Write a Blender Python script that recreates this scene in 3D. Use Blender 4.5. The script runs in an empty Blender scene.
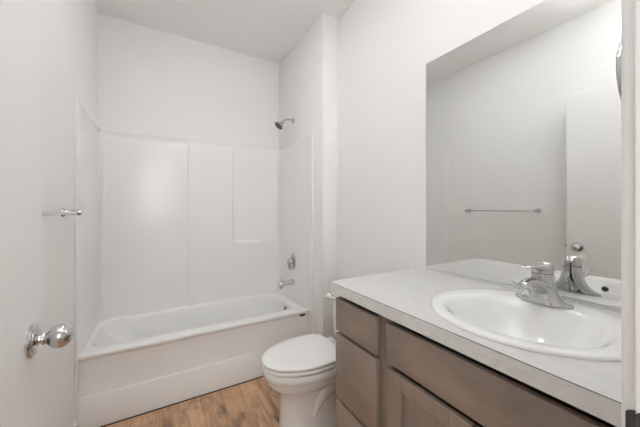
import bpy, bmesh, math, random
from mathutils import Vector, Matrix
random.seed(4)
PI = math.pi
sc = bpy.context.scene
C = sc.collection

# ------------------------------------------------------------------ camera
cam_data = bpy.data.cameras.new('camera')
cam = bpy.data.objects.new('camera', cam_data)
C.objects.link(cam)
CAM_Z = 1.2387
cam.location = (0, 0, CAM_Z)
cam.rotation_euler = (PI / 2, 0, -math.radians(30.38))
cam_data.sensor_width = 36
cam_data.lens = 280.2 / 640 * 36
cam_data.shift_y = -(213.5 - 209.0) / 640
cam_data.clip_start = 0.02
sc.camera = cam

# ------------------------------------------------------------------ world, lights, exposure
w = bpy.data.worlds.new('world'); sc.world = w; w.use_nodes = True
w.node_tree.nodes['Background'].inputs[0].default_value = (1, 1, 1, 1)
w.node_tree.nodes['Background'].inputs[1].default_value = 0.05
sc.cycles.diffuse_bounces = 8
sc.cycles.max_bounces = 14

def area(name, loc, target, sx, sy, power, col=(1, 1, 1)):
    d = bpy.data.lights.new(name, 'AREA'); d.shape = 'RECTANGLE'
    d.size = sx; d.size_y = sy; d.energy = power; d.color = col
    o = bpy.data.objects.new(name, d); C.objects.link(o); o.location = loc
    o.rotation_euler = (Vector(target) - Vector(loc)).to_track_quat('-Z', 'Y').to_euler()
    return o

HALL_LIGHT = area('hall_fill_light', (-0.15, -1.36, 1.60), (0.35, 1.5, 1.30), 1.0, 1.15, 12.5, (0.970, 0.988, 1.0))  # added source behind the camera, unseen; lights the bathroom through the door
DOOR_LIGHT = area('doorway_fill_light', (0.10, -0.32, 1.45), (0.5, 2.0, 1.45), 0.62, 1.0, 1.3, (0.970, 0.988, 1.0))  # added unseen fill behind the camera, stands in for a softbox
FILL_DISC_POWER = 17.0
FILL_BOWL_POWER = 3.0
FILL_UP_POWER = 9.0
vs = sc.view_settings
vs.view_transform = 'Standard'; vs.look = 'None'; vs.gamma = 1; vs.use_curve_mapping = False
vs.exposure = 0.08

# ------------------------------------------------------------------ room numbers
XL, XA, XW = -0.371, 1.077, 1.211
YB, YF, YW, YS, YN = 2.658, 1.996, 1.795, 1.936, 0.098
HC = 2.708
HR, ZS, ZC = 0.428, 1.831, 0.926

# ------------------------------------------------------------------ materials
def base_mat(name, col, rough=0.5, metal=0.0, spec=0.5, coat=0.0):
    m = bpy.data.materials.new(name); m.use_nodes = True
    b = m.node_tree.nodes['Principled BSDF']
    b.inputs['Base Color'].default_value = (*col, 1)
    b.inputs['Roughness'].default_value = rough
    b.inputs['Metallic'].default_value = metal
    b.inputs['Specular IOR Level'].default_value = spec
    b.inputs['Coat Weight'].default_value = coat
    return m
def nd(m, t, **kw):
    n = m.node_tree.nodes.new(t)
    for k, v in kw.items(): setattr(n, k, v)
    return n
def lk(m, a, b): m.node_tree.links.new(a, b)
def bsdf(m): return m.node_tree.nodes['Principled BSDF']
def coords(m, scale=(1, 1, 1), rot=(0, 0, 0)):
    t = nd(m, 'ShaderNodeTexCoord'); mp = nd(m, 'ShaderNodeMapping')
    mp.inputs['Scale'].default_value = scale; mp.inputs['Rotation'].default_value = rot
    lk(m, t.outputs['Object'], mp.inputs['Vector']); return mp.outputs['Vector']
def noise(m, vec, scale, detail=4, rough=0.55, dist=0.0):
    n = nd(m, 'ShaderNodeTexNoise')
    n.inputs['Scale'].default_value = scale; n.inputs['Detail'].default_value = detail
    n.inputs['Roughness'].default_value = rough; n.inputs['Distortion'].default_value = dist
    lk(m, vec, n.inputs['Vector']); return n.outputs['Fac']
def ramp(m, fac, stops):
    r = nd(m, 'ShaderNodeValToRGB'); e = r.color_ramp.elements
    while len(e) < len(stops): e.new(0.5)
    for el, (p, c) in zip(e, stops): el.position = p; el.color = (*c, 1)
    lk(m, fac, r.inputs['Fac']); return r.outputs['Color']
def bump(m, fac, strength, dist=0.002):
    b = nd(m, 'ShaderNodeBump'); b.inputs['Strength'].default_value = strength; b.inputs['Distance'].default_value = dist
    lk(m, fac, b.inputs['Height']); lk(m, b.outputs['Normal'], bsdf(m).inputs['Normal'])
def mixc(m, a, b, fac, mode='MIX'):
    x = nd(m, 'ShaderNodeMix', data_type='RGBA', blend_type=mode)
    if isinstance(fac, float): x.inputs[0].default_value = fac
    else: lk(m, fac, x.inputs[0])
    for s, v in ((6, a), (7, b)):
        if isinstance(v, tuple): x.inputs[s].default_value = (*v, 1)
        else: lk(m, v, x.inputs[s])
    return x.outputs[2]

def paint(name, col, rough=0.6, bs=0.12, spec=0.3):
    m = base_mat(name, col, rough, spec=spec)
    v = coords(m); f = noise(m, v, 260, 3)
    bump(m, f, bs, 0.001)
    big = noise(m, v, 1.3, 2)
    c = ramp(m, big, [(0.3, tuple(x * 0.985 for x in col)), (0.7, col)])
    lk(m, c, bsdf(m).inputs['Base Color'])
    return m
M = {}
M['wall'] = paint('wall_paint', (0.89, 0.884, 0.874))
M['ceiling'] = paint('ceiling_paint', (0.91, 0.906, 0.898), 0.75, 0.2)
M['trim'] = paint('trim_paint', (0.89, 0.884, 0.874), 0.35, 0.04, 0.5)
M['door'] = paint('door_paint', (0.89, 0.884, 0.874), 0.38, 0.05, 0.5)
def acrylic(name, col, rough):
    m = base_mat(name, col, rough, spec=0.5)
    f = noise(m, coords(m), 5.5, 2); bump(m, f, 0.12, 0.004)
    return m
M['acrylic'] = acrylic('gloss_white_acrylic', (0.885, 0.880, 0.872), 0.175)
M['porcelain'] = base_mat('white_porcelain', (0.86, 0.855, 0.84), 0.08, spec=0.55)
M['plastic'] = base_mat('white_plastic', (0.88, 0.875, 0.86), 0.25)
M['chrome'] = base_mat('polished_chrome', (0.60, 0.60, 0.595), 0.05, 1.0)
M['satin'] = base_mat('satin_nickel', (0.42, 0.41, 0.40), 0.28, 1.0)
M['dark'] = base_mat('recess_shade', (0.02, 0.019, 0.018), 0.6)  # near black that paints the shade in gaps and holes
M['seam'] = base_mat('laminate_seam', (0.10, 0.092, 0.085), 0.6)
M['mirror'] = base_mat('silvered_mirror', (0.84, 0.845, 0.835), 0.0, 1.0)
M['mirror_edge'] = base_mat('mirror_edge_glass', (0.10, 0.11, 0.105), 0.7)
M['dark_metal'] = base_mat('dark_grey_metal', (0.10, 0.10, 0.098), 0.38, 0.6)

def floor_mat():
    m = base_mat('wood_look_plank', (0.3, 0.2, 0.13), 0.42, spec=0.35)
    v = coords(m, rot=(0, 0, PI / 2))
    br = nd(m, 'ShaderNodeTexBrick'); br.offset = 0.37
    lk(m, v, br.inputs['Vector'])
    br.inputs['Scale'].default_value = 1.0
    br.inputs['Brick Width'].default_value = 0.95; br.inputs['Row Height'].default_value = 0.125
    br.inputs['Mortar Size'].default_value = 0.0012; br.inputs['Mortar Smooth'].default_value = 0.3
    br.inputs['Color1'].default_value = (0.0, 0.0, 0.0, 1); br.inputs['Color2'].default_value = (1, 1, 1, 1)
    br.inputs['Mortar'].default_value = (0.3, 0.3, 0.3, 1)
    tone = ramp(m, br.outputs['Color'], [(0.0, (0.55, 0.342, 0.207)), (0.5, (0.61, 0.381, 0.232)), (1.0, (0.68, 0.43, 0.266))])
    g = noise(m, coords(m, (34, 2.4, 1)), 1.0, 6, 0.62, 0.9)
    grain = ramp(m, g, [(0.28, (0.42, 0.40, 0.38)), (0.5, (0.95, 0.95, 0.95)), (0.75, (1.28, 1.26, 1.22))])
    c = mixc(m, tone, grain, 0.7, 'MULTIPLY')
    k = noise(m, coords(m, (9, 4.5, 1)), 1.0, 3, 0.5, 0.5)
    kn = ramp(m, k, [(0.58, (0, 0, 0)), (0.70, (1, 1, 1))])
    c = mixc(m, c, (0.20, 0.145, 0.105), kn)
    mt = ramp(m, noise(m, coords(m, (16, 7, 1)), 1.0, 5, 0.65, 0.6), [(0.30, (0.70, 0.69, 0.68)), (0.52, (1.0, 1.0, 1.0)), (0.75, (1.14, 1.13, 1.11))])
    c = mixc(m, c, mt, 1.0, 'MULTIPLY')
    dk = nd(m, 'ShaderNodeMath', operation='MULTIPLY'); dk.inputs[1].default_value = 0.6
    lk(m, br.outputs['Fac'], dk.inputs[0])
    c = mixc(m, c, (0.09, 0.055, 0.035), dk.outputs[0])
    lk(m, c, bsdf(m).inputs['Base Color']); bump(m, g, 0.15, 0.001)
    return m
M['floor'] = floor_mat()

def wood(name, stretch):
    m = base_mat(name, (0.2, 0.16, 0.135), 0.42, spec=0.4)
    g = noise(m, coords(m, stretch), 1.0, 6, 0.6, 0.7)
    cl = noise(m, coords(m), 5.5, 3, 0.5)
    c1 = ramp(m, g, [(0.25, (0.285, 0.228, 0.186)), (0.55, (0.325, 0.260, 0.213)), (0.8, (0.365, 0.293, 0.243))])
    c2 = ramp(m, cl, [(0.3, (0.84, 0.84, 0.86)), (0.7, (1.1, 1.08, 1.06))])
    c = mixc(m, c1, c2, 0.9, 'MULTIPLY')
    lk(m, c, bsdf(m).inputs['Base Color']); bump(m, g, 0.08, 0.0008)
    return m
M['wood_h'] = wood('stained_maple_horizontal_grain', (30, 4, 34))
M['wood_v'] = wood('stained_maple_vertical_grain', (34, 34, 4))

def laminate(name, lo, mid, hi, stretch):
    m = base_mat(name, mid, 0.34, spec=0.45)
    g = noise(m, coords(m, stretch), 1.0, 7, 0.66, 1.2)
    c = ramp(m, g, [(0.28, lo), (0.48, mid), (0.72, hi)])
    lk(m, c, bsdf(m).inputs['Base Color'])
    return m
M['counter'] = laminate('pale_stone_laminate', (0.60, 0.592, 0.578), (0.665, 0.656, 0.642), (0.70, 0.692, 0.68), (60, 14, 30))
M['counter_edge'] = laminate('stone_laminate_edge', (0.66, 0.654, 0.642), (0.73, 0.723, 0.71), (0.79, 0.783, 0.77), (40, 30, 90))
M['badge'] = base_mat('dark_badge', (0.03, 0.03, 0.03), 0.3)

def emitter(name, col, s):
    m = base_mat(name, (0.9, 0.9, 0.88), 0.4)
    bsdf(m).inputs['Emission Color'].default_value = (*col, 1)
    bsdf(m).inputs['Emission Strength'].default_value = s
    return m

# ------------------------------------------------------------------ mesh helpers
def finish(bm, name, mat, parent=None, origin=None, smooth=True, angle=35):
    """link the bmesh (given in world coordinates) as one object; children keep the root's origin"""
    if parent is not None:
        r = parent
        while r.parent is not None: r = r.parent
        org = Vector(r.location)
    else:
        org = Vector(origin) if origin is not None else Vector((0, 0, 0))
    bmesh.ops.remove_doubles(bm, verts=bm.verts, dist=1e-6)
    bmesh.ops.recalc_face_normals(bm, faces=bm.faces)
    bmesh.ops.translate(bm, verts=bm.verts, vec=-org)
    me = bpy.data.meshes.new(name); bm.to_mesh(me); bm.free()
    me.materials.append(mat)
    if smooth:
        for p in me.polygons: p.use_smooth = True
        me.set_sharp_from_angle(angle=math.radians(angle))
    o = bpy.data.objects.new(name, me); C.objects.link(o)
    if parent is not None: o.parent = parent
    else: o.location = org
    return o
def thing(name, loc, label, cat, group=None):
    o = bpy.data.objects.new(name, None); C.objects.link(o); o.location = loc
    o.empty_display_size = 0.05
    tag(o, label, cat, group); return o
def tag(o, label, cat, group=None):
    o['label'] = label; o['category'] = cat
    if group: o['group'] = group
    return o
def struct(o, label=None):
    o['kind'] = 'structure'
    if label: o['label'] = label
    return o
def box(bm, x0, x1, y0, y1, z0, z1, bev=0.0, seg=2):
    r = bmesh.ops.create_cube(bm, size=1.0)
    vs_ = r['verts']
    for v in vs_:
        v.co = Vector(((x0 + x1) / 2 + v.co.x * (x1 - x0), (y0 + y1) / 2 + v.co.y * (y1 - y0), (z0 + z1) / 2 + v.co.z * (z1 - z0)))
    if bev > 0:
        es = list({e for v in vs_ for e in v.link_edges})
        bmesh.ops.bevel(bm, geom=es, offset=bev, segments=seg, affect='EDGES', profile=0.5, clamp_overlap=True)
    return bm
def nb(*a, **k): return box(bmesh.new(), *a, **k)
def loft(bm, loops, cap0=False, cap1=False, closed=True):
    rows = [[bm.verts.new(p) for p in lp] for lp in loops]
    n = len(rows[0])
    for a, b in zip(rows[:-1], rows[1:]):
        for i in range(n if closed else n - 1):
            j = (i + 1) % n
            bm.faces.new((a[i], a[j], b[j], b[i]))
    if cap0: bm.faces.new(rows[0])
    if cap1: bm.faces.new(rows[-1])
    return bm
def frame_of(d):
    d = Vector(d).normalized()
    up = Vector((0, 0, 1)) if abs(d.z) < 0.95 else Vector((1, 0, 0))
    a = d.cross(up).normalized(); b = a.cross(d).normalized()
    return a, b
def lathe(bm, base, axis, prof, n=40, sa=1.0, sb=1.0, cap0=True, cap1=True):
    """prof: (distance along axis, radius); sa/sb stretch the two cross axes (b is the upward one)"""
    d = Vector(axis).normalized(); a, b = frame_of(d); base = Vector(base)
    loops = []
    for t, r in prof:
        r = max(r, 1e-4)
        loops.append([base + d * t + a * (r * sa * math.cos(2 * PI * i / n)) + b * (r * sb * math.sin(2 * PI * i / n)) for i in range(n)])
    return loft(bm, loops, cap0, cap1)
def tube(bm, pts, rad, n=16, flat=1.0):
    """swept tube through pts, rad a number or one per point"""
    pts = [Vector(p) for p in pts]
    rs = rad if isinstance(rad, (list, tuple)) else [rad] * len(pts)
    loops = []; prev = None
    for i, p in enumerate(pts):
        d = (pts[min(i + 1, len(pts) - 1)] - pts[max(i - 1, 0)]).normalized()
        if prev is None: a, b = frame_of(d)
        else:
            a = (prev - d * prev.dot(d)).normalized(); b = a.cross(d).normalized()
        prev = a
        loops.append([p + a * (rs[i] * math.cos(2 * PI * k / n)) + b * (rs[i] * flat * math.sin(2 * PI * k / n)) for k in range(n)])
    return loft(bm, loops, True, True)
def bez(p0, p1, p2, p3, n=14):
    p0, p1, p2, p3 = map(Vector, (p0, p1, p2, p3)); out = []
    for i in range(n + 1):
        t = i / n; u = 1 - t
        out.append(p0 * u**3 + p1 * 3 * u * u * t + p2 * 3 * u * t * t + p3 * t**3)
    return out
def smooth01(t):
    t = max(0.0, min(1.0, t)); return t * t * (3 - 2 * t)
def superell(cx, cy, a, b, z, n=64, e=2.0):
    out = []
    for i in range(n):
        t = 2 * PI * i / n; c, s = math.cos(t), math.sin(t)
        out.append((cx + a * math.copysign(abs(c) ** (2 / e), c), cy + b * math.copysign(abs(s) ** (2 / e), s), z))
    return out

# ------------------------------------------------------------------ the setting
T = 0.12
HX0, HX1, HY = -1.3, 1.7, -1.45          # hallway outside the bathroom door
DX0, DX1, DZ = -0.265, 0.4945, 2.085      # clear door opening
struct(finish(nb(HX0 - T, HX1 + T, HY - T, YB + T, -0.1, 0.0), 'floor', M['floor'], smooth=False))
struct(finish(nb(HX0 - T, HX1 + T, HY - T, YB + T, HC, HC + 0.1), 'ceiling', M['ceiling'], smooth=False))
struct(finish(nb(XL - T, XL, YN, YB + T, 0, HC), 'wall_left', M['wall'], smooth=False))
struct(finish(nb(XW, XW + T, YN, YB + T, 0, HC), 'wall_right', M['wall'], smooth=False))
struct(finish(nb(XL, XW, YB, YB + T, 0, HC), 'wall_back', M['wall'], smooth=False))
struct(finish(nb(XA, XW, YW, YB, 0, HC, 0.004), 'wall_alcove', M['wall']))
bm = bmesh.new()
box(bm, XL - T, DX0 - 0.02, YN - T, YN, 0, HC)
box(bm, DX1 + 0.02, XW + T, YN - T, YN, 0, HC)
box(bm, DX0 - 0.02, DX1 + 0.02, YN - T, YN, DZ + 0.02, HC)
struct(finish(bm, 'wall_near', M['wall'], smooth=False))
struct(finish(nb(HX0 - T, XL - T, YN - T, YN, 0, HC), 'wall_hallway_left', M['wall'], smooth=False))
struct(finish(nb(XW + T, HX1 + T, YN - T, YN, 0, HC), 'wall_hallway_right', M['wall'], smooth=False))
struct(finish(nb(HX0 - T, HX0, HY, YN - T, 0, HC), 'wall_hallway_end', M['wall'], smooth=False))
struct(finish(nb(HX1, HX1 + T, HY, YN - T, 0, HC), 'wall_hallway_far', M['wall'], smooth=False))
struct(finish(nb(HX0 - T, HX1 + T, HY - T, HY, 0, HC), 'wall_hallway', M['wall'], smooth=False))
# added unseen hallway window round the fill light
bm = bmesh.new()
wx0, wx1, wz0, wz1 = -0.60, 0.30, 1.10, 2.10
for a in ((wx0 - .07, wx1 + .07, wz1, wz1 + .07), (wx0 - .07, wx1 + .07, wz0 - .07, wz0), (wx0 - .07, wx0, wz0, wz1), (wx1, wx1 + .07, wz0, wz1)):
    box(bm, a[0], a[1], HY, HY + 0.025, a[2], a[3], 0.003)
w1 = struct(finish(bm, 'added_window_1', M['trim']))
M['glow_pane'] = emitter('added_window_glow', (0.970, 0.988, 1.0), 0.4)  # weak glow added to the unseen window
finish(nb(wx0, wx1, HY + .001, HY + .006, wz0, wz1), 'glow_pane', M['glow_pane'], w1, smooth=False)
# door jamb and casing on the latch side, hinge side and head
bm = bmesh.new()
box(bm, DX1, DX1 + 0.02, YN - T, YN, 0, DZ)
box(bm, DX0 - 0.02, DX0, YN - T, YN, 0, DZ)
box(bm, DX0 - 0.02, DX1 + 0.02, YN - T, YN, DZ, DZ + 0.02)
box(bm, DX1 - 0.011, DX1, YN - T + 0.01, YN - 0.040, 0, DZ, 0.002)
jamb = struct(finish(bm, 'trim_1', M['trim'], angle=30))
def casing_profile(x0, sgn):
    # (offset away from opening, thickness)
    pr = [(0, 0.0), (0, 0.010), (0.003, 0.014), (0.018, 0.016), (0.026, 0.013), (0.045, 0.011), (0.054, 0.013), (0.058, 0.010), (0.058, 0.0)]
    return [(x0 + sgn * o, YN + t) for o, t in pr]
bm = bmesh.new()
for x0, s in ((DX1 + 0.006, 1), (DX0 - 0.006, -1)):
    pr = casing_profile(x0, s)
    loft(bm, [[(x, y, z) for x, y in pr] for z in (0, DZ + 0.06)], True, True)
box(bm, DX0 - 0.006, DX1 + 0.006, YN, YN + 0.014, DZ + 0.006, DZ + 0.06, 0.003)
struct(finish(bm, 'trim_2', M['trim'], angle=30))
# strike plate on the jamb, its rounded lip turning round the jamb edge into the room
ZK = 0.965
def rr(cy, cz, hy, hz, r, n=6):
    out = []
    for qx, qz, a0 in ((1, 1, 0), (-1, 1, PI / 2), (-1, -1, PI), (1, -1, 3 * PI / 2)):
        for i in range(n + 1):
            a = a0 + i / n * PI / 2
            out.append((cy + qx * (hy - r) + r * math.cos(a), cz + qz * (hz - r) + r * math.sin(a)))
    return out
bm = bmesh.new()
plate = rr(YN - 0.0235, (ZK + .005), 0.024, 0.0285, 0.008)
loft(bm, [[(DX1 + 0.0 - t, y, z) for y, z in plate] for t in (0.0, 0.0022)], True, True)
lipc = [(YN + 0.001, 0.0024), (YN + 0.005, 0.0018), (YN + 0.0085, -0.0005), (YN + 0.0095, -0.004)]
rows = []
hzs = [0.0285, 0.0268, 0.0225, 0.0150]
for y, t in lipc:
    rows.append((y, t, hzs[len(rows)]))
outer = [[(DX1 - t, y, (ZK + .005) - h), (DX1 - t, y, (ZK + .005) + h)] for y, t, h in rows]
inner = [[(DX1 - t + 0.0018, y - 0.001, (ZK + .005) + h), (DX1 - t + 0.0018, y - 0.001, (ZK + .005) - h)] for y, t, h in rows]
loft(bm, [o + i for o, i in zip(outer, inner)], True, True)
o = finish(bm, 'strike_plate', M['dark_metal'], jamb, angle=40); o['label'] = 'dark grey metal strike plate with rounded lip'
# baseboards
bb = 0.118
def baseboard(name, x0, x1, y0, y1):
    bm = bmesh.new(); box(bm, x0, x1, y0, y1, 0, bb, 0.004, 2)
    return struct(finish(bm, name, M['trim']))
baseboard('baseboard_left', XL, XL + 0.013, YN, 1.938)
baseboard('baseboard_alcove', XA, XW, YW - 0.013, YW)
baseboard('baseboard_right', XW - 0.013, XW, 0.975, YW - 0.013)

# ------------------------------------------------------------------ open door (hinged on the left, standing along the left wall)
DFX, DEY = -0.2235, 0.871            # room-side face and latch edge
door = struct(finish(nb(DFX - 0.035, DFX, 0.108, DEY, 0.012, 2.062, 0.0018, 1), 'door_1', M['door'], origin=(DFX, 0.108, 0.0)),
              'smooth white slab door standing open against the left wall')
KY = 0.806
def knob(side):
    s = side; x = DFX if s > 0 else DFX - 0.035
    bm = bmesh.new()
    lathe(bm, (x + s * 0.008, KY, ZK), (s, 0, 0), [(0, .0135), (.003, .0135), (.005, .0100), (.008, .0095), (.010, .0125), (.013, .0125), (.015, .0105), (.018, .0130), (.022, .0185), (.028, .0230), (.035, .0250), (.042, .0245), (.049, .0215), (.055, .0160), (.0585, .009), (.060, .001)], 40)
    k = finish(bm, 'door_knob', M['chrome'], door, angle=50)
    bm = bmesh.new()
    lathe(bm, (x, KY, ZK), (s, 0, 0), [(0, .0340), (.004, .0340), (.0062, .0325), (.0075, .0275), (.0095, .0265), (.0110, .0180), (.0115, .0120)], 40)
    finish(bm, 'rosette', M['chrome'], k, angle=30)
knob(1); knob(-1)
bm = nb(DFX - 0.030, DFX - 0.005, DEY, DEY + 0.0012, ZK - 0.028, ZK + 0.028, 0.0005, 1)
lp = finish(bm, 'latch_plate', M['satin'], door); 
bm = nb(DFX - 0.024, DFX - 0.011, DEY + 0.001, DEY + 0.011, ZK - 0.009, ZK + 0.009, 0.003, 2)
finish(bm, 'latch_bolt', M['dark_metal'], lp)
for z in (0.25, 1.05, 1.85):
    bm = bmesh.new(); lathe(bm, (DFX - 0.040, 0.104, z - 0.045), (0, 0, 1), [(0, .0055), (.09, .0055)], 16)
    finish(bm, 'hinge', M['satin'], door)

# ------------------------------------------------------------------ tub and shower unit
tub = thing('bathtub', ((XL + XA) / 2, 2.33, 0), 'glossy white alcove tub and shower unit with tall moulded wall panels', 'bathtub')
g = 0.002
x0, x1, y0, y1 = XL + g, XA - g, YF, YB - g
def ring(ax0, ax1, ay0, ay1, z, r, n=12, dz=None):
    out = []
    rs = r if isinstance(r, tuple) else (r, r, r, r)
    cs = ((ax1 - rs[0], ay1 - rs[0], 0, rs[0]), (ax0 + rs[1], ay1 - rs[1], PI / 2, rs[1]), (ax0 + rs[2], ay0 + rs[2], PI, rs[2]), (ax1 - rs[3], ay0 + rs[3], 3 * PI / 2, rs[3]))
    for cx, cy, a0, r in cs:
        for i in range(n + 1):
            a = a0 + i / n * PI / 2
            x, y = cx + r * math.cos(a), cy + r * math.sin(a)
            out.append((x, y, z + (dz(x, y) if dz else 0)))
    return out
bm = bmesh.new()
crease = 0.190
loops = [ring(x0, x1, y0 + 0.004, y1, 0.006, .004),
         ring(x0, x1, y0 + 0.004, y1, crease - 0.006, .004),
         ring(x0, x1, y0 + 0.0080, y1, crease + 0.000, .004),
         ring(x0, x1, y0 + 0.0100, y1, crease + 0.006, .004),
         ring(x0, x1, y0 + 0.0105, y1, HR - 0.040, .004),
         ring(x0, x1, y0 + 0.008, y1, HR - 0.030, .005),
         ring(x0, x1, y0 + 0.000, y1, HR - 0.022, .006),
         ring(x0, x1, y0 + 0.000, y1, HR - 0.008, .006),
         ring(x0, x1, y0 + 0.003, y1 - .002, HR - 0.002, .006),
         ring(x0 + .004, x1 - .004, y0 + 0.010, y1 - .004, HR, .008)]
# rim inner edge, then the basin; the left end slopes as a backrest
ix0, ix1, iy0, iy1 = -0.335, 0.992, 2.092, 2.572
loops += [ring(ix0 - .008, ix1 + .012, iy0 - .012, iy1 + .012, HR, (.23, .10, .09, .11)),
          ring(ix0 - .002, ix1 + .002, iy0 + .000, iy1 + .002, HR - .003, (.23, .10, .09, .11)),
          ring(ix0 + .006, ix1 - .004, iy0 + .010, iy1 - .004, HR - .011, (.23, .10, .09, .11)),
          ring(ix0 + .014, ix1 - .008, iy0 + .018, iy1 - .008, HR - .026, (.23, .10, .09, .11)),
          ring(ix0 + .060, ix1 - .014, iy0 + .026, iy1 - .014, HR - .090, (.22, .11, .09, .11)),
          ring(ix0 + .170, ix1 - .032, iy0 + .042, iy1 - .028, HR - .240, (.22, .11, .09, .11)),
          ring(ix0 + .220, ix1 - .050, iy0 + .060, iy1 - .045, HR - .305, (.22, .11, .09, .11)),
          ring(ix0 + .260, ix1 - .085, iy0 + .090, iy1 - .080, HR - .330, (.23, .10, .09, .11)),
          ring(ix0 + .320, ix1 - .150, iy0 + .150, iy1 - .140, HR - .338, (.16, .08, .08, .08))]
loft(bm, loops, True, True)
finish(bm, 'basin', M['acrylic'], tub, angle=50)
# moulded wall panels: one U-shaped section, cut into three panels, with the recess and its ledge on the back
tk = 0.012
NX0, NZ0, NR = 0.612, 0.934, 0.035
def back_offset(x, z):
    """how far the back panel stands out towards the room: left zone, middle zone, and the recess with its rounded ledge"""
    qx, qz = x - NX0, z - NZ0                       # distance into the rounded-corner recess
    d = min(qx, qz)
    if qx < NR and qz < NR: d = NR - math.hypot(NR - qx, NR - qz)
    nich = smooth01(d / 0.016 + 0.5)
    top = smooth01((1.828 - z) / 0.045)
    fade = smooth01((1.79 - z) / 0.30)
    return tk + 0.032 * (1 - nich * (0.35 + 0.65 * fade)) * top + 0.018 * smooth01((0.236 - x) / 0.010 + 0.5) * top
zs_list = [HR - 0.001 + i * (ZS - 0.012 - HR) / 60 for i in range(61)]
zs_list = sorted(set([round(z, 4) for z in zs_list] + [round(NZ0 + d, 4) for d in (-.010, -.008, -.006, -.004, -.002, 0, .002, .004, .006, .008, .010, .015, .020, .025, .030, .035, .04)]))
bm = bmesh.new()
xs = [XL + 0.055 + i * (XA - XL - 0.11) / 70 for i in range(71)]
xs = sorted(set([round(x, 4) for x in xs] + [round(c + d, 4) for c in (NX0, 0.236, NX0 + .015, NX0 + .03) for d in (-.012, -.008, -.006, -.004, -.002, 0, .002, .004, .006, .008, .012)]))
def back_row(z, shrink=0.0):
    row = []
    R = 0.038
    offl, offr = back_offset(XL, z), back_offset(XA, z)
    off = lambda x: back_offset(x, z)
    for i in range(9):   # left corner roll
        a = PI + 0.0 - i / 8 * PI / 2
        cx, cy = XL + tk + R, YB - offl - R
        row.append((cx + (R + shrink) * math.cos(a), cy + (R + shrink) * math.sin(a), z))
    for x in xs[1:-1]: row.append((x, YB - off(x) + shrink, z))
    for i in range(9):
        a = PI / 2 - i / 8 * PI / 2
        cx, cy = XA - tk - R, YB - offr - R
        row.append((cx + (R + shrink) * math.cos(a), cy + (R + shrink) * math.sin(a), z))
    return row
rows = [back_row(z) for z in zs_list] + [back_row(ZS - 0.004, 0.002), back_row(ZS, 0.008), back_row(ZS, tk - .001)]
loft(bm, rows, closed=False)
finish(bm, 'back_panel', M['acrylic'], tub, angle=55)
def end_panel(sx):
    # section in y: flange at the front with a rolled ridge, then the flat panel, to the corner roll
    X = (lambda d: XL + d) if sx < 0 else (lambda d: XA - d)
    sec = [(YS, .001), (YS, .007), (YS + .004, .011), (YS + .018, .0118), (YS + .028, .0138), (YS + .036, .0152), (YS + .046, .0154), (YS + .054, .0145), (YS + .066, tk)]
    if sx < 0:
        sec = [(YS, .001), (YS + .002, .003), (YS + .012, .006), (YS + .030, .009), (YS + .060, tk)]
    def section(z):
        yend = YB - back_offset(XL if sx < 0 else XA, z) - 0.038
        return sec + [(YS + .10 + (yend - YS - .10) * i / 10, tk) for i in range(11)]
    bm = bmesh.new()
    rows = [[(X(d), y, z) for y, d in section(z)] for z in zs_list]
    se = section(ZS)
    rows += [[(X(max(.001, d - .002)), y, ZS - .004) for y, d in se], [(X(max(.001, d - .008)), y, ZS) for y, d in se], [(X(.001), y, ZS) for y, d in se]]
    loft(bm, rows, closed=False)
    finish(bm, 'end_panel', M['acrylic'], tub, angle=45)
    bm = bmesh.new()   # the flange runs on down to the floor beside the apron
    low = [(YS, .001), (YS, .003), (YS + .006, .0045), (YS + .018, .005), (YF + .006, .005), (YF + .006, .001)]
    loft(bm, [[(X(d), y, z) for y, d in low] for z in (0.001, HR - .001)], True, True)
    finish(bm, 'front_flange', M['acrylic'], tub, angle=45)
end_panel(-1); end_panel(1)
# overflow plate and drain
ov = Vector((0.9745, 2.245, 0.364))
bm = bmesh.new(); lathe(bm, ov, (-1, 0, 0.13), [(0, .036), (.004, .036), (.009, .031), (.011, .012), (.012, .001)], 32)
o = finish(bm, 'overflow_plate', M['chrome'], tub); o['label'] = 'chrome overflow plate inside the tub end'
bm = bmesh.new(); box(bm, 0.953, 0.965, 2.239, 2.251, 0.360, 0.400, .003); finish(bm, 'trip_lever', M['chrome'], o)
bm = bmesh.new(); lathe(bm, (0.76, 2.34, HR - .3385), (0, 0, 1), [(0, .035), (.003, .035), (.005, .030), (.004, .012)], 32)
finish(bm, 'drain', M['chrome'], tub)
bm = bmesh.new(); lathe(bm, (1.012, YF + .0095, 0.392), (0, -1, 0), [(0, .026), (.004, .026), (.006, .021), (.0065, .001)], 32, 1.0, 0.42)
o = finish(bm, 'badge', M['badge'], tub); o['label'] = 'small dark oval badge under the tub rim'
# dark strip painting the shadow line under the tub front
finish(nb(XL + .015, XA - .015, YF + .000, YF + .010, 0.0005, 0.006), 'floor_gap_shade', M['dark'], tub)

# ------------------------------------------------------------------ shower fittings on the end panel
SX = XA - tk - .0005
sh = thing('showerhead', (XA, 2.32, 2.04), 'small chrome shower head on a bent arm high on the alcove wall', 'shower head')
bm = bmesh.new(); lathe(bm, (XA, 2.32, 2.04), (-1, 0, 0), [(0, .029), (.003, .029), (.007, .024), (.011, .014)], 32)
finish(bm, 'flange', M['chrome'], sh)
bm = bmesh.new(); tube(bm, bez((XA - .002, 2.32, 2.04), (XA - .055, 2.32, 2.05), (XA - .08, 2.32, 2.045), (XA - .106, 2.32, 2.012)), .0088)
finish(bm, 'shower_arm', M['chrome'], sh)
hd = Vector((-0.66, 0, -0.75)).normalized()
hp = Vector((XA - .100, 2.32, 2.019))
bm = bmesh.new(); lathe(bm, hp, hd, [(0, .012), (.010, .0165), (.018, .0165), (.022, .015), (.030, .022), (.044, .036), (.054, .042), (.061, .0435), (.064, .041)], 32)
ho = finish(bm, 'spray_head', M['chrome'], sh)
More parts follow.
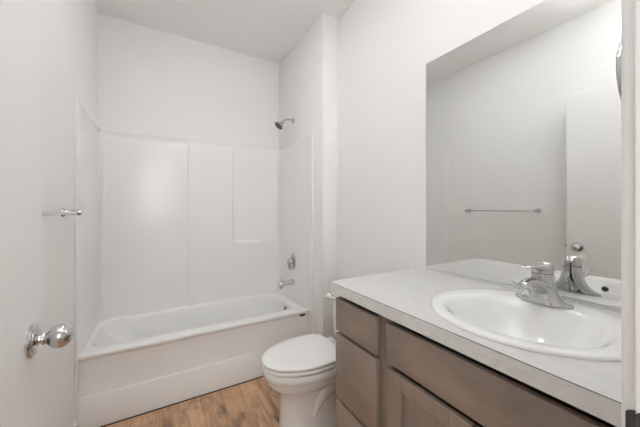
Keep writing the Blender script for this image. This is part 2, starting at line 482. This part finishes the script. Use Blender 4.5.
bm = bmesh.new(); lathe(bm, hp + hd * .0635, hd, [(0, .039), (.0015, .038), (.002, .001)], 32)
finish(bm, 'spray_face', M['dark_metal'], ho)

va = thing('shower_valve', (SX, 2.295, 0.772), 'chrome oval shower valve plate with lever on the tub end wall', 'shower valve')
bm = bmesh.new(); lathe(bm, (SX, 2.295, 0.772), (-1, 0, 0), [(0, .060), (.004, .060), (.009, .056), (.012, .045), (.014, .028), (.014, .001)], 40, 0.92, 1.42)
finish(bm, 'escutcheon', M['chrome'], va)
bm = bmesh.new(); lathe(bm, (SX - .012, 2.295, 0.772), (-1, 0, 0), [(0, .028), (.016, .026), (.028, .024), (.034, .017), (.036, .001)], 32)
hb = finish(bm, 'handle', M['chrome'], va)
bm = bmesh.new(); tube(bm, bez((SX - .040, 2.295, .782), (SX - .046, 2.292, .770), (SX - .046, 2.288, .735), (SX - .036, 2.284, .705)), [.015] * 5 + [.0135] * 5 + [.012] * 5, flat=.6)
finish(bm, 'lever', M['chrome'], hb)

sp = thing('tub_spout', (SX, 2.295, 0.565), 'chrome tub spout on the end wall below the shower valve', 'tub spout')
bm = bmesh.new()
pts = [(SX, 2.295, .582), (SX - .008, 2.295, .582), (SX - .012, 2.295, .582), (SX - .05, 2.295, .582), (SX - .09, 2.295, .579), (SX - .118, 2.295, .574), (SX - .132, 2.295, .568), (SX - .137, 2.295, .565)]
tube(bm, pts, [.030, .030, .024, .024, .024, .024, .021, .012], 28)
box(bm, SX - .134, SX - .096, 2.282, 2.308, .537, .568, .008, 3)
so = finish(bm, 'spout_body', M['chrome'], sp, angle=45)
bm = bmesh.new(); lathe(bm, (SX - .110, 2.295, .596), (0, 0, 1), [(0, .004), (.014, .004), (.016, .008), (.022, .008), (.024, .004)], 16)
finish(bm, 'diverter_knob', M['chrome'], so)

# ------------------------------------------------------------------ toilet (back to the right wall, facing left)
TY = 1.418
to = thing('toilet', (0.86, TY, 0), 'white toilet with closed lid between the vanity and the tub alcove', 'toilet')
def egg(uc, lf, lb, hw, z, n=56, eb=2.6, ef=2.0, dz=0.0):
    """outline in plan: uc = distance of widest line from the wall, lf/lb = reach to front/back"""
    out = []
    for i in range(n):
        t = 2 * PI * i / n; c, s = math.cos(t), math.sin(t)
        e = ef if c >= 0 else eb
        u = uc + (lf if c >= 0 else lb) * math.copysign(abs(c) ** (2 / e), c)
        v = hw * math.copysign(abs(s) ** (2 / e), s)
        out.append((XW - u, TY + v, z))
    return out
ZB = 0.388
bm = bmesh.new()
loft(bm, [egg(.42, .212, .250, .106, 0.0, eb=3.2, ef=2.7), egg(.42, .212, .250, .106, .012, eb=3.2, ef=2.7), egg(.42, .207, .245, .101, .030, eb=3.2, ef=2.7),
          egg(.42, .205, .240, .099, .12, eb=3, ef=2.6), egg(.42, .205, .24, .099, .20, eb=3, ef=2.6), egg(.425, .206, .24, .103, .245, eb=2.8, ef=2.5),
          egg(.43, .218, .245, .116, .266, ef=2.35), egg(.44, .240, .255, .142, .288, ef=2.2), egg(.445, .258, .262, .158, .312), egg(.445, .267, .268, .167, .338), egg(.445, .269, .269, .169, .345), egg(.445, .275, .270, .175, .349),
          egg(.445, .276, .270, .176, .368), egg(.445, .276, .270, .176, ZB - .006), egg(.445, .265, .268, .175, ZB),
          egg(.445, .20, .16, .125, ZB), egg(.445, .18, .14, .105, ZB - .05), egg(.44, .10, .09, .06, ZB - .15)], True, True)
finish(bm, 'bowl', M['porcelain'], to, angle=60)
# trapway bulge at the back of the pedestal and the tank ledge
for s in (-1, 1):
    bm = bmesh.new()
    tube(bm, bez((XW - .47, TY + s * .070, .12), (XW - .40, TY + s * .088, .31), (XW - .29, TY + s * .090, .30), (XW - .215, TY + s * .082, .06), 18), [.030 + .012 * math.sin(PI * i / 18) for i in range(19)], 20)
    finish(bm, 'trapway', M['porcelain'], to, angle=60)
    bm = bmesh.new(); lathe(bm, (XW - .305, TY + s * .118, 0.012), (0, 0, 1), [(0, .014), (.012, .014), (.020, .010), (.023, .001)], 20)
    finish(bm, 'bolt_cap', M['plastic'], to)
bm = bmesh.new(); box(bm, XW - .40, XW - .12, TY - .135, TY + .135, 0.0, .020, .008, 3)
finish(bm, 'foot', M['porcelain'], to)
bm = bmesh.new(); box(bm, XW - .27, XW - .02, TY - .115, TY + .115, .30, ZB + .004, .02, 3)
finish(bm, 'tank_ledge', M['porcelain'], to)
def slab(name, z0, z1, lf, lb, hw, mat, crown, uc=.455, eb=4.0):
    bm = bmesh.new()
    loft(bm, [egg(uc, lf - .012, lb - .008, hw - .012, z0, eb=eb), egg(uc, lf - .002, lb - .002, hw - .002, z0 + .003, eb=eb), egg(uc, lf, lb, hw, z0 + .007, eb=eb), egg(uc, lf, lb, hw, z1 - .006, eb=eb),
              egg(uc, lf - .003, lb - .002, hw - .003, z1 - .002, eb=eb), egg(uc, lf - .012, lb - .010, hw - .011, z1, eb=eb),
              egg(uc, lf * .72, lb * .72, hw * .70, z1 + crown * .7, eb=eb), egg(uc, lf * .3, lb * .3, hw * .3, z1 + crown, eb=eb)], True, True)
    return finish(bm, name, mat, to, angle=60)
slab('seat', ZB + .006, ZB + .026, .272, .160, .175, M['plastic'], 0.0)
slab('lid', ZB + .0325, ZB + .049, .275, .166, .178, M['plastic'], 0.005)
for s in (-1, 1):
    bm = bmesh.new(); box(bm, XW - .288, XW - .240, TY + s * .075 - .022, TY + s * .075 + .022, ZB + .001, ZB + .036, .009, 3)
    finish(bm, 'seat_hinge', M['plastic'], to)
bm = bmesh.new()
tz0, tz1 = 0.40, 0.668
loft(bm, [ring(XW - .188, XW - .022, TY - .175, TY + .150, tz0, .03), ring(XW - .194, XW - .018, TY - .182, TY + .156, tz0 + .02, .03),
          ring(XW - .206, XW - .014, TY - .192, TY + .164, tz1, .03)], True, True)
finish(bm, 'tank', M['porcelain'], to, angle=60)
bm = bmesh.new()
loft(bm, [ring(XW - .210, XW - .012, TY - .196, TY + .167, tz1 + .001, .03), ring(XW - .216, XW - .010, TY - .202, TY + .171, tz1 + .008, .03), ring(XW - .216, XW - .010, TY - .202, TY + .171, tz1 + .024, .03),
          ring(XW - .206, XW - .014, TY - .192, TY + .161, tz1 + .034, .03)], True, True)
finish(bm, 'tank_lid', M['porcelain'], to, angle=50)
bm = bmesh.new()
lathe(bm, (XW - .204, TY + .098, .664), (-1, 0, 0), [(0, .014), (.008, .014), (.012, .009), (.018, .009)], 20)
tube(bm, [(XW - .222, TY + .095, .664), (XW - .226, TY + .115, .665), (XW - .230, TY + .130, .666), (XW - .231, TY + .142, .666), (XW - .231, TY + .152, .666), (XW - .230, TY + .159, .666)], [.008, .010, .016, .020, .018, .008], 16)
finish(bm, 'flush_lever', M['plastic'], to)

# ------------------------------------------------------------------ vanity cabinet
VX = 0.688                              # face frame front; fronts stand 2 cm proud
VY0, VY1 = YN + .006, 1.008
VT = ZC - 0.0405
va_ = thing('vanity_cabinet', (0.93, (VY0 + VY1) / 2, 0), 'greyish brown stained wood vanity cabinet under the pale counter', 'cabinet')
bm = bmesh.new()
box(bm, VX + .018, XW - .003, VY1 - .016, VY1, 0, VT - .001)
box(bm, VX + .018, XW - .003, VY0, VY0 + .016, 0, VT - .001)
box(bm, VX + .018, XW - .003, VY0 + .016, VY1 - .016, .10, .116)
box(bm, XW - .012, XW - .003, VY0 + .016, VY1 - .016, .116, VT - .001)
box(bm, VX + .070, VX + .085, VY0 + .016, VY1 - .016, 0, .10)
finish(bm, 'carcass', M['wood_v'], va_, smooth=False)
SPLIT0, SPLIT1 = 0.701, 0.747            # stile between the drawer stack and the sink base
bm = bmesh.new()
fr = [(VY1 - .03, VY1, .10, VT - .001), (SPLIT0 - .012, SPLIT1 + .012, .10, VT - .001), (VY0, VY0 + .03, .10, VT - .001)]
for a in fr: box(bm, VX, VX + .018, *a, .0008, 1)
box(bm, VX, VX + .018, VY0 + .03, SPLIT0 - .012, .10, .13); box(bm, VX, VX + .018, SPLIT1 + .012, VY1 - .03, .10, .13)
finish(bm, 'face_frame', M['wood_v'], va_, smooth=False)
def slab_front(name, ya, yb, za, zb, mat):
    return finish(nb(VX - .020, VX - .001, ya, yb, za, zb, .0022, 2), name, mat, va_)
DG = 1.0065
slab_front('drawer', SPLIT1 + .002, DG, .7215, .857, M['wood_h'])
slab_front('drawer', SPLIT1 + .002, DG, .437, .708, M['wood_h'])
slab_front('drawer', SPLIT1 + .002, DG, .102, .422, M['wood_h'])
slab_front('false_drawer_front', VY0 + .004, SPLIT0 - .002, .7245, .857, M['wood_h'])
def shaker(ya, yb, za, zb):
    fx0, fx1, st = VX - .020, VX - .001, .0625
    bm = bmesh.new()
    box(bm, fx0, fx1, ya, ya + st, za, zb, .0015, 1); box(bm, fx0, fx1, yb - st, yb, za, zb, .0015, 1)
    box(bm, fx0, fx1, ya + st, yb - st, zb - st + .016, zb, .0015, 1); box(bm, fx0, fx1, ya + st, yb - st, za, za + st, .0015, 1)
    d = finish(bm, 'door', M['wood_v'], va_)
    finish(nb(fx0 + .013, fx1 - .001, ya + st - .004, yb - st + .004, za + st - .004, zb - st + .020), 'door_panel', M['wood_v'], d, smooth=False)
mid = (VY0 + .004 + SPLIT0 - .002) / 2
shaker(mid + .0015, SPLIT0 - .002, .102, .705)
shaker(VY0 + .004, mid - .0015, .102, .705)

# ------------------------------------------------------------------ countertop with the sink cut-out
CX0, CX1, CY0, CY1 = 0.646, XW - .001, YN + .002, 1.024
SKX, SKY, SKR = 0.938, 0.410, 0.254
ct = thing('countertop', (0.93, 0.54, VT), 'pale stone-look laminate counter on the brown vanity', 'countertop')
def rect_loop(z, n, ins=0.0):
    out = []
    for i in range(n):
        a = 2 * PI * i / n; c, s = math.cos(a), math.sin(a)
        tx = ((CX1 - SKX) if c > 0 else (SKX - CX0 - ins)) / max(abs(c), 1e-9)
        ty = ((CY1 - SKY) if s > 0 else (SKY - CY0)) / max(abs(s), 1e-9)
        t = min(tx, ty); out.append([SKX + c * t, SKY + s * t, z])
    # snap the nearest samples on to the true corners
    for qx in (CX0 + ins, CX1):
        for qy in (CY0, CY1):
            k = min(range(n), key=lambda j: (out[j][0] - qx) ** 2 + (out[j][1] - qy) ** 2)
            out[k][0], out[k][1] = qx, qy
    return [tuple(p) for p in out]
N = 144
hole = SKR - .015
bm = bmesh.new()
loft(bm, [superell(SKX, SKY, hole, hole, VT, N), rect_loop(VT, N, .0025), rect_loop(ZC, N, .0025), superell(SKX, SKY, hole, hole, ZC, N), superell(SKX, SKY, hole, hole, VT, N)])
finish(bm, 'counter_surface', M['counter'], ct, angle=30)
finish(nb(CX0, CX0 + .0024, CY0, CY1, VT, ZC - .0016), 'front_edge', M['counter_edge'], ct, smooth=False)
finish(nb(CX0 + .0008, CX0 + .0024, CY0, CY1, ZC - .0015, ZC - .0003), 'edge_seam', M['seam'], ct, smooth=False)

# ------------------------------------------------------------------ sink
sk = thing('sink', (SKX, SKY, ZC), 'round white drop-in sink set in the counter', 'sink')
def inner(z, k=1.0, dx=0.0):
    return superell(SKX - .038 + dx, SKY, .172 * k, .194 * k, z, N, 2.05)
bm = bmesh.new()
loops = [superell(SKX, SKY, SKR, SKR, ZC + .0006, N), superell(SKX, SKY, SKR, SKR, ZC + .004, N), superell(SKX, SKY, SKR - .002, SKR - .002, ZC + .0078, N),
         superell(SKX, SKY, SKR - .008, SKR - .008, ZC + .0102, N)]
def mixl(a, b, t): return [tuple(p + (q - p) * t for p, q in zip(u, v)) for u, v in zip(a, b)]
loops += [mixl(loops[-1], inner(ZC + .0102, 1.08), .5), inner(ZC + .0098, 1.075), inner(ZC + .0085, 1.04), inner(ZC + .0045, 1.0), inner(ZC - .003, .955), inner(ZC - .016, .90), inner(ZC - .038, .82), inner(ZC - .072, .69), inner(ZC - .102, .52), inner(ZC - .121, .32), inner(ZC - .127, .13)]
loops += [inner(ZC - .139, .13), inner(ZC - .133, .35), inner(ZC - .113, .57), inner(ZC - .082, .75), inner(ZC - .046, .88), superell(SKX, SKY, hole - .006, hole - .006, ZC - .010, N), superell(SKX, SKY, hole - .004, hole - .004, ZC + .0008, N), loops[0]]
loft(bm, loops)
finish(bm, 'basin', M['porcelain'], sk, angle=60)
bm = bmesh.new(); lathe(bm, (SKX - .038, SKY, ZC - .1295), (0, 0, 1), [(0, .026), (.004, .026), (.006, .022), (.004, .014), (.007, .013), (.008, .001)], 28)
finish(bm, 'drain', M['chrome'], sk)
bm = bmesh.new(); lathe(bm, (SKX - .038 - .172 * .84, SKY + .006, ZC - .030), (0.94, 0, 0.34), [(-.004, .0125), (.003, .0125), (.004, .011), (.0035, .009)], 28)
oo = finish(bm, 'overflow_ring', M['chrome'], sk)
bm = bmesh.new(); lathe(bm, (SKX - .038 - .172 * .84 + .002, SKY + .006, ZC - .0295), (0.94, 0, 0.34), [(0, .0095), (.0016, .0095)], 24)
finish(bm, 'overflow_hole', M['dark'], oo)

# ------------------------------------------------------------------ faucet
FX, FY, FZ = 1.088, 0.421, ZC + .0100
fa = thing('faucet', (FX, FY, FZ), 'chrome single-lever faucet on the back of the sink', 'faucet')
bm = bmesh.new()
def fl(a, b, z, dx=0.0, e=2.2): return superell(FX + dx, FY, a, b, FZ + z, 48, e)
loft(bm, [fl(.027, .079, 0), fl(.027, .079, .006), fl(.0265, .0775, .0095), fl(.0265, .067, .0135), fl(.0272, .054, .021), fl(.0282, .0425, .032), fl(.0292, .0355, .045), fl(.0295, .0315, .060), fl(.0292, .0298, .080), fl(.0285, .0288, .094)], True, True)
body = finish(bm, 'faucet_body', M['chrome'], fa, angle=50)
bm = bmesh.new()
pts = bez((FX - .004, FY, FZ + .045), (FX - .05, FY, FZ + .070), (FX - .085, FY, FZ + .076), (FX - .116, FY, FZ + .070), 12)
pts += [Vector((FX - .122, FY, FZ + .067)), Vector((FX - .125, FY, FZ + .063))]
tube(bm, pts, [.031 - .0011 * i for i in range(13)] + [.0135, .006], 24, flat=.80)
lathe(bm, (FX - .108, FY, FZ + .066), (0, 0, -1), [(0, .0135), (.022, .0135), (.024, .011)], 24)
finish(bm, 'spout', M['chrome'], fa, angle=50)
bm = bmesh.new()
loft(bm, [fl(.0272, .0275, .0935), fl(.0272, .0275, .0968)], True, True)
finish(bm, 'seam_ring', M['dark_metal'], fa)
bm = bmesh.new()
loft(bm, [fl(.0288, .0292, .0965), fl(.0292, .0296, .105), fl(.0284, .0288, .114), fl(.0250, .0255, .1225), fl(.0180, .019, .129), fl(.008, .009, .132), fl(.0005, .0005, .1325)], True, True)
hb = finish(bm, 'handle', M['chrome'], fa, angle=50)
bm = bmesh.new()
rows = []
for i, (dx, dz, w_, h_) in enumerate(((-.002, .112, .025, .017), (-.022, .116, .0255, .0145), (-.045, .120, .024, .0115), (-.070, .1235, .0215, .0085), (-.094, .1255, .019, .0065), (-.114, .126, .0165, .005), (-.125, .126, .012, .0035), (-.129, .126, .005, .0015))):
    rows.append([(FX + dx, FY + w_ * math.cos(2 * PI * k / 24), FZ + dz + h_ * math.sin(2 * PI * k / 24)) for k in range(24)])
loft(bm, rows, True, True)
finish(bm, 'lever', M['chrome'], hb, angle=60)
bm = bmesh.new()   # pop-up rod behind the body
lathe(bm, (FX + .031, FY, FZ), (0, 0, 1), [(0, .0028), (.045, .0028), (.047, .006), (.054, .006), (.056, .003)], 16)
finish(bm, 'lift_rod', M['chrome'], fa)

# ------------------------------------------------------------------ mirror
mi = thing('wall_mirror', (XW, 0.54, ZC + .004), 'large frameless mirror on the right wall above the counter', 'mirror')
MZ0, MZ1, MY0, MY1 = 0.9395, 1.988, 0.135, 0.972
finish(nb(XW - .006, XW - .0005, MY0, MY1, MZ0, MZ1), 'glass_edge', M['mirror_edge'], mi, smooth=False)
bm = bmesh.new()
loft(bm, [[(XW - .0062, y, z) for y, z in ((MY0 + .0015, MZ0 + .0015), (MY1 - .0015, MZ0 + .0015), (MY1 - .0015, MZ1 - .0015), (MY0 + .0015, MZ1 - .0015))],
          [(XW - .0060, y, z) for y, z in ((MY0, MZ0), (MY1, MZ0), (MY1, MZ1), (MY0, MZ1))]], True, True)
finish(bm, 'mirror_face', M['mirror'], mi, smooth=False)

# ------------------------------------------------------------------ towel bar on the left wall
tb = thing('towel_bar', (XL, 1.405, 1.222), 'slim chrome towel bar on the left wall beyond the open door', 'towel bar')
BX = XL + .058
bm = bmesh.new(); tube(bm, [(BX, 1.105, 1.222), (BX, 1.705, 1.222)], .0055, 16); finish(bm, 'rod', M['chrome'], tb)
for y in (1.105, 1.705):
    bm = bmesh.new()
    lathe(bm, (XL, y, 1.222), (1, 0, 0), [(0, .0215), (.005, .0215), (.009, .0185), (.018, .0125), (.034, .0100), (.046, .0110), (.052, .0135), (.062, .0140), (.069, .011), (.072, .001)], 32)
    finish(bm, 'post', M['chrome'], tb, angle=50)

# ------------------------------------------------------------------ towel ring on the near wall
RX, RZ, RR = 0.741, 1.481, 0.062
tr = thing('towel_ring', (RX, YN, RZ + RR), 'chrome towel ring high beside the door casing', 'towel ring')
bm = bmesh.new(); lathe(bm, (RX, YN, RZ + RR), (0, 1, 0), [(0, .024), (.005, .024), (.009, .019), (.018, .011), (.045, .010), (.054, .013), (.064, .013), (.068, .001)], 32)
finish(bm, 'post', M['chrome'], tr, angle=50)
bm = bmesh.new()
n1, n2, r2 = 72, 14, .0045
rows = []
for i in range(n1 + 1):
    a = 2 * PI * i / n1
    rows.append([(RX + (RR + r2 * math.cos(2 * PI * k / n2)) * math.sin(a), YN + .055 + r2 * math.sin(2 * PI * k / n2), RZ + (RR + r2 * math.cos(2 * PI * k / n2)) * math.cos(a)) for k in range(n2)])
loft(bm, rows)
finish(bm, 'ring', M['chrome'], tr, angle=60)

# ------------------------------------------------------------------ semi-flush fill lamp near the door, added unseen to brighten the ceiling
LX, LY, LZ = 0.32, 0.29, 2.13
M['fill_bowl'] = emitter('fill_bowl_glow', (0.970, 0.988, 1.0), FILL_BOWL_POWER)
cl = thing('fill_lamp', (LX, LY, HC), 'added unseen semi-flush lamp with an upward frosted bowl near the door', 'ceiling lamp')
bm = bmesh.new(); lathe(bm, (LX, LY, HC), (0, 0, -1), [(0, .062), (.012, .062), (.022, .050), (.026, .012), (HC - LZ - .02, .010), (HC - LZ - .005, .022), (HC - LZ, .022)], 40)
finish(bm, 'fill_lamp_stem', M['satin'], cl)
prof = [(0, .190), (-.020, .184), (-.045, .165), (-.065, .130), (-.078, .080), (-.083, .024), (-.083, .001)]
bm = bmesh.new()
lathe(bm, (LX, LY, LZ + .05), (0, 0, 1), prof + [(-.079, .001), (-.079, .024), (-.074, .078), (-.061, .127), (-.042, .161), (-.018, .180), (0, .186)], 48, 1, 1, False, False)
finish(bm, 'fill_lamp_bowl', M['fill_bowl'], cl, angle=60)
bm = bmesh.new(); lathe(bm, (LX, LY, LZ - .034), (0, 0, -1), [(0, .018), (.008, .016), (.016, .009), (.022, .001)], 24)
finish(bm, 'finial', M['satin'], cl)
ld = bpy.data.lights.new('fill_lamp_uplight', 'AREA'); ld.shape = 'DISK'; ld.size = 0.30; ld.spread = math.radians(112); ld.energy = FILL_UP_POWER; ld.color = (0.970, 0.988, 1.0)
lo = bpy.data.objects.new('fill_lamp_uplight', ld); C.objects.link(lo); lo.location = (LX, LY, LZ + .045); lo.rotation_euler = (PI, 0, 0)  # upward area light added inside the bowl

# ------------------------------------------------------------------ disc fill lamp before the tub, added unseen to even out the light
M['disc'] = emitter('fill_disc_glow', (0.970, 0.988, 1.0), FILL_DISC_POWER)
dl = thing('fill_disc_lamp', (0.33, 1.45, HC), 'added unseen round disc lamp on the ceiling in front of the tub', 'ceiling lamp')
bm = bmesh.new(); lathe(bm, (0.33, 1.45, HC), (0, 0, -1), [(0, .150), (.012, .150), (.018, .142), (.018, .130), (.0165, .128)], 48)
finish(bm, 'fill_disc_trim', M['plastic'], dl, angle=30)
bm = bmesh.new(); lathe(bm, (0.33, 1.45, HC - .0162), (0, 0, -1), [(0, .128), (.003, .126), (.005, .06), (.0055, .001)], 48)
finish(bm, 'fill_disc_diffuser', M['disc'], dl, angle=60)
